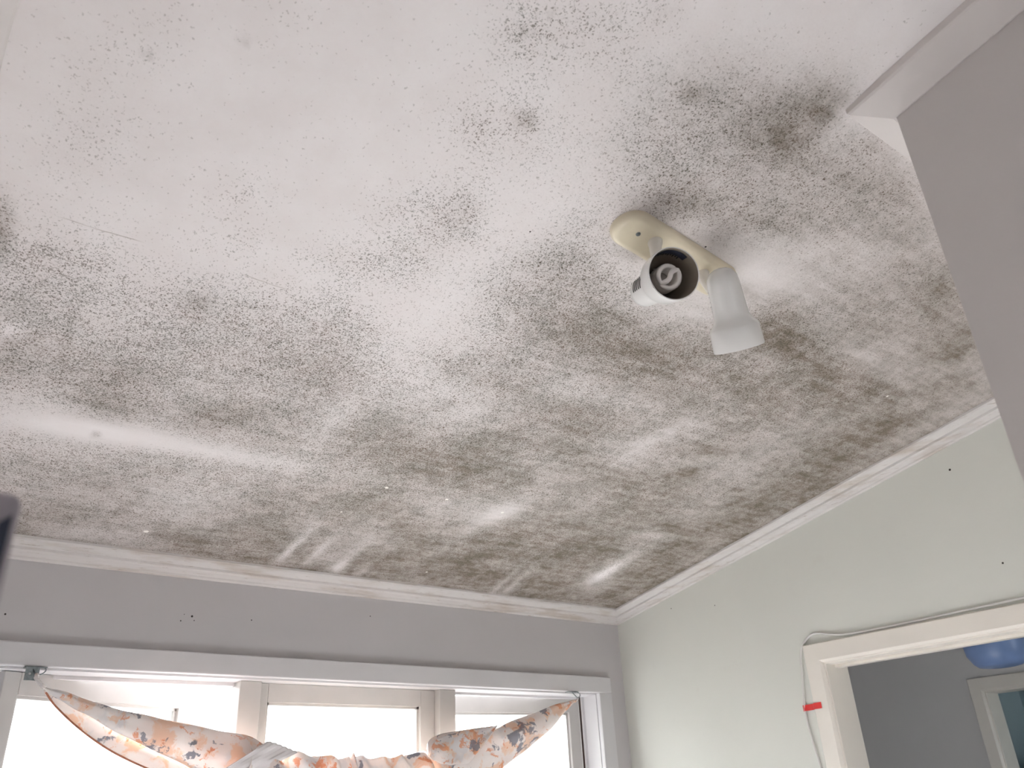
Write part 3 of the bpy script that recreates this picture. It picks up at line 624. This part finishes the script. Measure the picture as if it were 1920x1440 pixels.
# tape goes from the wall over the cable on to the architrave
def tape(bm):
    z0, z1 = 1.799, 1.823; path = [(3.2535, 2.238), (3.2515, 2.234), (3.2447, 2.2275), (3.2447, 2.2245), (3.2500, 2.215), (3.2500, 2.185), (3.2420, 2.1745), (3.2320, 2.170), (3.2310, 2.132)]
    A = []; 
    for th in (0.0, 0.0006):
        A.append([(x - th, y) for x, y in path])
    sec0 = [(x, y, z0 + (2.238 - y) * 0.02) for x, y in A[0]] + [(x, y, z0 + (2.238 - y) * 0.02) for x, y in A[1][::-1]]
    sec1 = [(x, y, z + (z1 - z0)) for x, y, z in sec0]; n = len(path)
    a = [bm.verts.new(p) for p in sec0]; b = [bm.verts.new(p) for p in sec1]; m = len(a)
    for i in range(m): bm.faces.new((a[i], a[(i + 1) % m], b[(i + 1) % m], b[i]))
    for i in range(n - 1):
        bm.faces.new((a[i], a[i + 1], a[m - 2 - i], a[m - 1 - i])); bm.faces.new((b[i], b[i + 1], b[m - 2 - i], b[m - 1 - i]))
bm = bmesh.new(); tape(bm); tag(link('tape', bm, M_tape), 'short strip of red tape holding the cable to the door frame', 'tape')

# ------------------------------------------------------------------ curtain on two brackets
def fabric_mat(name, trans=0.35, off=(0, 0, 0), flood=1.0):
    t = NT(name); v = t.mapping(t.obj(), (1, 1, 1), (0, 0, 0), off)
    wv = t.vmath('ADD', v, t.vmath('MULTIPLY', t.noise(v, 18, 4, 0.6, color=True), (0.06, 0.06, 0.06)))
    base = t.mix(t.ramp(t.noise(v, 6, 3), 0.35, 0.65), (0.80, 0.72, 0.69), (0.86, 0.82, 0.80))
    o1 = t.ramp(t.noise(wv, 11, 5, 0.6, 0.6), 0.51, 0.59); o2 = t.ramp(t.noise(t.mapping(wv, loc=(3, 1, 2)), 13, 5, 0.65, 1.0), 0.57, 0.61)
    g1 = t.ramp(t.noise(t.mapping(wv, loc=(7, 5, 1)), 11, 4, 0.6, 0.5), 0.595, 0.625); g2 = t.ramp(t.noise(t.mapping(wv, loc=(1, 9, 4)), 7, 3, 0.5), 0.55, 0.62)
    col = t.mix(t.math('MULTIPLY', g2, 0.45), base, (0.60, 0.60, 0.63))
    col = t.mix(t.math('MULTIPLY', o1, 0.60), col, (0.80, 0.52, 0.34)); col = t.mix(t.math('MULTIPLY', o2, 0.75), col, (0.72, 0.30, 0.14))
    col = t.mix(t.math('MULTIPLY', g1, 0.8), col, (0.20, 0.21, 0.26))
    t.base(col, 0.85, 0.1); t.b.inputs['Sheen Weight'].default_value = 0.1
    tl = t.n.new('ShaderNodeBsdfTranslucent'); t.l.new(col, tl.inputs[0]); mx = t.n.new('ShaderNodeMixShader'); mx.inputs[0].default_value = trans
    t.l.new(t.b.outputs[0], mx.inputs[1]); t.l.new(tl.outputs[0], mx.inputs[2]); t.l.new(mx.outputs[0], t.out.inputs[0])
    t.bump(t.noise(t.mapping(v, (1, 1, 1)), 900, 1), 0.1, 0.0005)
    return t.m
M_fab = fabric_mat('floral_fabric', 0.13); M_fab2 = fabric_mat('floral_fabric_turned', 0.15, (2.3, 0.4, 1.1)); M_fab3 = fabric_mat('floral_fabric_single', 0.45, (0.2, 0.1, 0.3))
M_hem = plain('brown_hem', (0.45, 0.20, 0.13), 0.8, 0.1, 0.2, 40)
CU = tag(empty('curtain'), 'white floral curtain with orange and grey blooms, knotted and slung across the window', 'curtain')
def at(px_, py_, Y): d = ray(px_, py_); return CAM + d * (Y / d.y)
def sheet(name, top, bot, Yf, mat, parent, nu=70, nv=22, folds=0, amp=0.012, bulge=0.03, thick=0.0012, seed=0):
    # a strip of cloth between an upper and a lower edge (outlines in the window's own plane)
    T = spline([at(x, y, 3.22) for x, y in top], 12); Bq = spline([at(x, y, 3.22) for x, y in bot], 12)
    def samp(L, s):
        k = s * (len(L) - 1); i = min(int(k), len(L) - 2); return L[i].lerp(L[i + 1], k - i)
    rnd = random.Random(seed); ph = [rnd.uniform(0, 6.28) for _ in range(6)]
    bm = bmesh.new(); g = []
    for i in range(nu + 1):
        s = i / nu; a, b = samp(T, s), samp(Bq, s); row = []; wd = (a - b).length
        for j in range(nv + 1):
            v = j / nv; p = a.lerp(b, v)
            y = Yf - bulge * math.sin(math.pi * v) * min(1, wd / 0.1)
            y += amp * min(1, wd / 0.08) * (math.sin(v * 9 + s * 7 + ph[0]) * 0.5 + math.sin(v * 4.5 - s * 13 + ph[1]) * 0.5)
            if folds: y += amp * 1.3 * math.sin(s * folds * 6.28 + 1.5 * math.sin(v * 3 + ph[2])) 
            # fold lines also scallop the outline a little
            row.append(bm.verts.new((p.x, y, p.z + (0.004 * math.sin(s * folds * 6.28 + ph[3]) if folds else 0.0015 * math.sin(s * 40 + ph[4])))))
        g.append(row)
    for i in range(nu):
        for j in range(nv): bm.faces.new((g[i][j], g[i + 1][j], g[i + 1][j + 1], g[i][j + 1]))
    o = link(name, bm, mat, parent, smooth=True)
    m = o.modifiers.new('cloth', 'SOLIDIFY'); m.thickness = thick; m.offset = 0
    return o
sheet('single_layer', [(84, 1292), (130, 1320), (230, 1368), (330, 1415), (440, 1450), (560, 1470)], [(84, 1296), (105, 1324), (150, 1366), (210, 1408), (290, 1446), (400, 1490), (520, 1530)], 3.235, M_fab3, CU, bulge=0.01, amp=0.004, seed=1)
sheet('left_swag', [(72, 1272), (84, 1288), (130, 1300), (190, 1321), (250, 1337), (320, 1352), (400, 1368), (470, 1382), (500, 1402)], [(70, 1274), (86, 1296), (120, 1318), (170, 1346), (230, 1380), (300, 1412), (370, 1446), (430, 1470), (500, 1490)], 3.215, M_fab, CU, bulge=0.035, amp=0.008, seed=2)
tube_pts = [at(x, y, 3.232) for x, y in ((86, 1298), (105, 1325), (150, 1367), (210, 1409), (290, 1447), (400, 1491))]
bm = bmesh.new(); tube(bm, spline(tube_pts, 8), 0.0032, 8); link('hem', bm, M_hem, CU, smooth=True)
sheet('middle_gather', [(470, 1392), (520, 1402), (570, 1413), (620, 1419), (645, 1421), (655, 1414), (668, 1418), (700, 1421), (735, 1419), (760, 1414), (800, 1410)], [(440, 1480), (500, 1500), (570, 1515), (620, 1520), (645, 1520), (655, 1520), (668, 1520), (700, 1520), (735, 1516), (760, 1510), (800, 1500)], 3.205, M_fab2, CU, nu=150, folds=9, amp=0.010, bulge=0.04, seed=3)
sheet('right_swag', [(797, 1404), (800, 1392), (812, 1382), (850, 1371), (900, 1365), (921, 1361), (928, 1365), (960, 1352), (1010, 1333), (1045, 1320), (1076, 1312)], [(790, 1440), (800, 1500), (830, 1500), (870, 1490), (900, 1470), (935, 1446), (970, 1418), (1005, 1390), (1035, 1362), (1058, 1335), (1077, 1315)], 3.215, M_fab2, CU, nu=90, bulge=0.04, amp=0.010, seed=5)
sheet('folded_corner', [(797, 1400), (812, 1386), (850, 1374), (890, 1367), (921, 1362)], [(793, 1420), (812, 1432), (840, 1436), (868, 1430), (919, 1366)], 3.170, M_fab, CU, bulge=0.012, amp=0.006, seed=6)
sheet('folded_corner', [(491, 1392), (510, 1397), (530, 1405), (548, 1412)], [(405, 1446), (420, 1449), (440, 1452), (470, 1450)], 3.168, plain('cloth_reverse', (0.78, 0.75, 0.76), 0.85, 0.1, 0.03, 10), CU, bulge=0.012, amp=0.004, seed=7)
for i, (bx, by, lab) in enumerate(((66, 1262, 'small grey metal bracket holding the left end of the curtain'), (1078, 1309, 'small grey metal bracket holding the right end of the curtain'))):
    p = at(bx, by, 3.262); e = tag(empty('curtain_bracket'), lab, 'bracket', 'metal curtain brackets under the window head')
    z = 1.9915
    part('mounting_plate', lambda bm: box(bm, p.x - 0.034, p.x + 0.036, 3.270, 3.296, z - 0.0035, z, 0.001), M_metal, e)
    if i == 0:
        part('side_plate', lambda bm: box(bm, p.x - 0.030, p.x + 0.012, 3.262, 3.266, z - 0.046, z - 0.002, 0.001), M_metal, e)
        part('screw', lambda bm: lathe(bm, (p.x - 0.016, 3.262, z - 0.025), (0, -1, 0), [(0, 0.004), (0.002, 0.003), (0.002, 0)], 12), M_trim, e)
    part('hook', lambda bm: tube(bm, spline([(p.x + 0.028, 3.272, z - 0.004), (p.x + 0.030, 3.258, z - 0.012), (p.x + 0.022, 3.250, z - 0.024), (p.x + 0.008, 3.252, z - 0.030), (p.x - 0.002, 3.255, z - 0.022), (p.x - 0.010, 3.268, z - 0.004)], 6), 0.0022, 8), M_metal, e, smooth=True)
# knotted ends of the cloth tied on the hooks
bm = bmesh.new(); tube(bm, spline([at(70, 1264, 3.255), at(68, 1272, 3.235), at(74, 1280, 3.225), at(84, 1290, 3.212)], 6), [0.004 + 0.004 * abs(math.sin(k * 0.9)) for k in range(19)], 8); link('tied_end', bm, M_fab, CU, smooth=True)
bm = bmesh.new(); tube(bm, spline([at(1083, 1311, 3.252), at(1078, 1315, 3.235), at(1073, 1316, 3.225), at(1064, 1322, 3.212)], 6), [0.003 + 0.003 * abs(math.sin(k * 0.9)) for k in range(19)], 8); link('tied_end', bm, M_fab2, CU, smooth=True)

# ------------------------------------------------------------------ grey box with a navy label at the left edge, on a tall cabinet
M_box = plain('lilac_grey_plastic', (0.30, 0.27, 0.30), 0.45, 0.4, 0.03)
M_navy = plain('navy_print', (0.010, 0.014, 0.035), 0.4, 0.4); M_print = plain('faint_grey_print', (0.09, 0.11, 0.16), 0.5, 0.3)
BX = tag(empty('box'), 'lilac-grey plastic box with a navy label at the left edge of the photo', 'box')
part('casing', lambda bm: box(bm, -0.10, 0.0568, 0.55, 0.62, 1.36, 1.682, 0.008, None, 4), M_box, BX, smooth=True, autos=50)
def lab(bm):
    q = lambda y: [(0.0462, y, 1.40), (0.0522, y, 1.40), (0.0525, y, 1.6675), (0.0462, y, 1.6615)]
    prism(bm, q(0.5497), q(0.5490))
part('label', lab, M_navy, BX)
def pr(bm):
    for k in range(12): box(bm, 0.0480, 0.0508, 0.5486, 0.5489, 1.632 - k * 0.009, 1.638 - k * 0.009)
part('label_print', pr, M_print, BX)
CB = tag(empty('cabinet'), 'tall narrow white cabinet standing by the left wall under the lilac-grey box', 'cabinet')
part('carcass', lambda bm: box(bm, -0.121, 0.03, 0.50, 0.9, 0.0, 1.36, 0.003), M_trim, CB)

# ------------------------------------------------------------------ hall lamp, wardrobe in the far room
M_blue = plain('blue_glass_shade', (0.20, 0.30, 0.55), 0.35, 0.5, 0.05, 10)
PL = tag(empty('pendant_lamp'), 'blue drum shaped pendant lamp hanging in the hall beyond the doorway', 'lamp')
lx, ly = 4.40, 1.885
part('lamp_shade', lambda bm: lathe(bm, (lx, ly, 1.988), (0, 0, 1), [(0, 0), (0, 0.075), (0.004, 0.095), (0.020, 0.114), (0.060, 0.136), (0.20, 0.150), (0.26, 0.150), (0.26, 0.146), (0.06, 0.130), (0.008, 0.090), (0.006, 0.0)], 48), M_blue, PL, smooth=True, autos=50)
part('flex', lambda bm: tube(bm, [(lx, ly, 2.02), (lx, ly, 2.2), (lx, ly, 2.49)], 0.004, 8), M_arm, PL)
part('ceiling_rose', lambda bm: lathe(bm, (lx, ly, 2.50), (0, 0, -1), [(0, 0.045), (0.02, 0.04), (0.03, 0.01), (0.03, 0)], 24), M_arm, PL, smooth=True)
M_ward = plain('grey_wardrobe', (0.30, 0.31, 0.32), 0.5, 0.3)
WD = tag(empty('wardrobe'), 'dark grey wardrobe standing in the blue-green room behind the far doorway', 'wardrobe')
part('carcass', lambda bm: box(bm, 7.4, 7.98, 1.6, 3.12, 0.0, 1.63, 0.01), M_ward, WD)
part('door', lambda bm: box(bm, 7.38, 7.3995, 2.37, 3.10, 0.08, 1.60, 0.004), M_ward, WD)
part('door', lambda bm: box(bm, 7.38, 7.3995, 1.62, 2.35, 0.08, 1.60, 0.004), M_ward, WD)

# ------------------------------------------------------------------ outside
bm = bmesh.new(); box(bm, -30, 30, -30, 40, -0.6, -0.3); struct(link('ground_outside', bm, M_outside))
M_fascia = plain('pink_fascia', (0.62, 0.42, 0.40), 0.6, 0.3, 0.05)
NB = tag(empty('neighbouring_roof'), 'pale pink roof edge of a neighbouring building seen past the open left casement', 'building')
part('fascia', lambda bm: box(bm, -6.0, 9.0, 12.0, 12.15, 3.22, 3.36, 0.01), M_fascia, NB)
part('wall', lambda bm: box(bm, -5.7, 8.7, 12.3, 12.5, -0.3, 3.22), plain('pale_render', (0.8, 0.8, 0.77), 0.8, 0.2), NB)
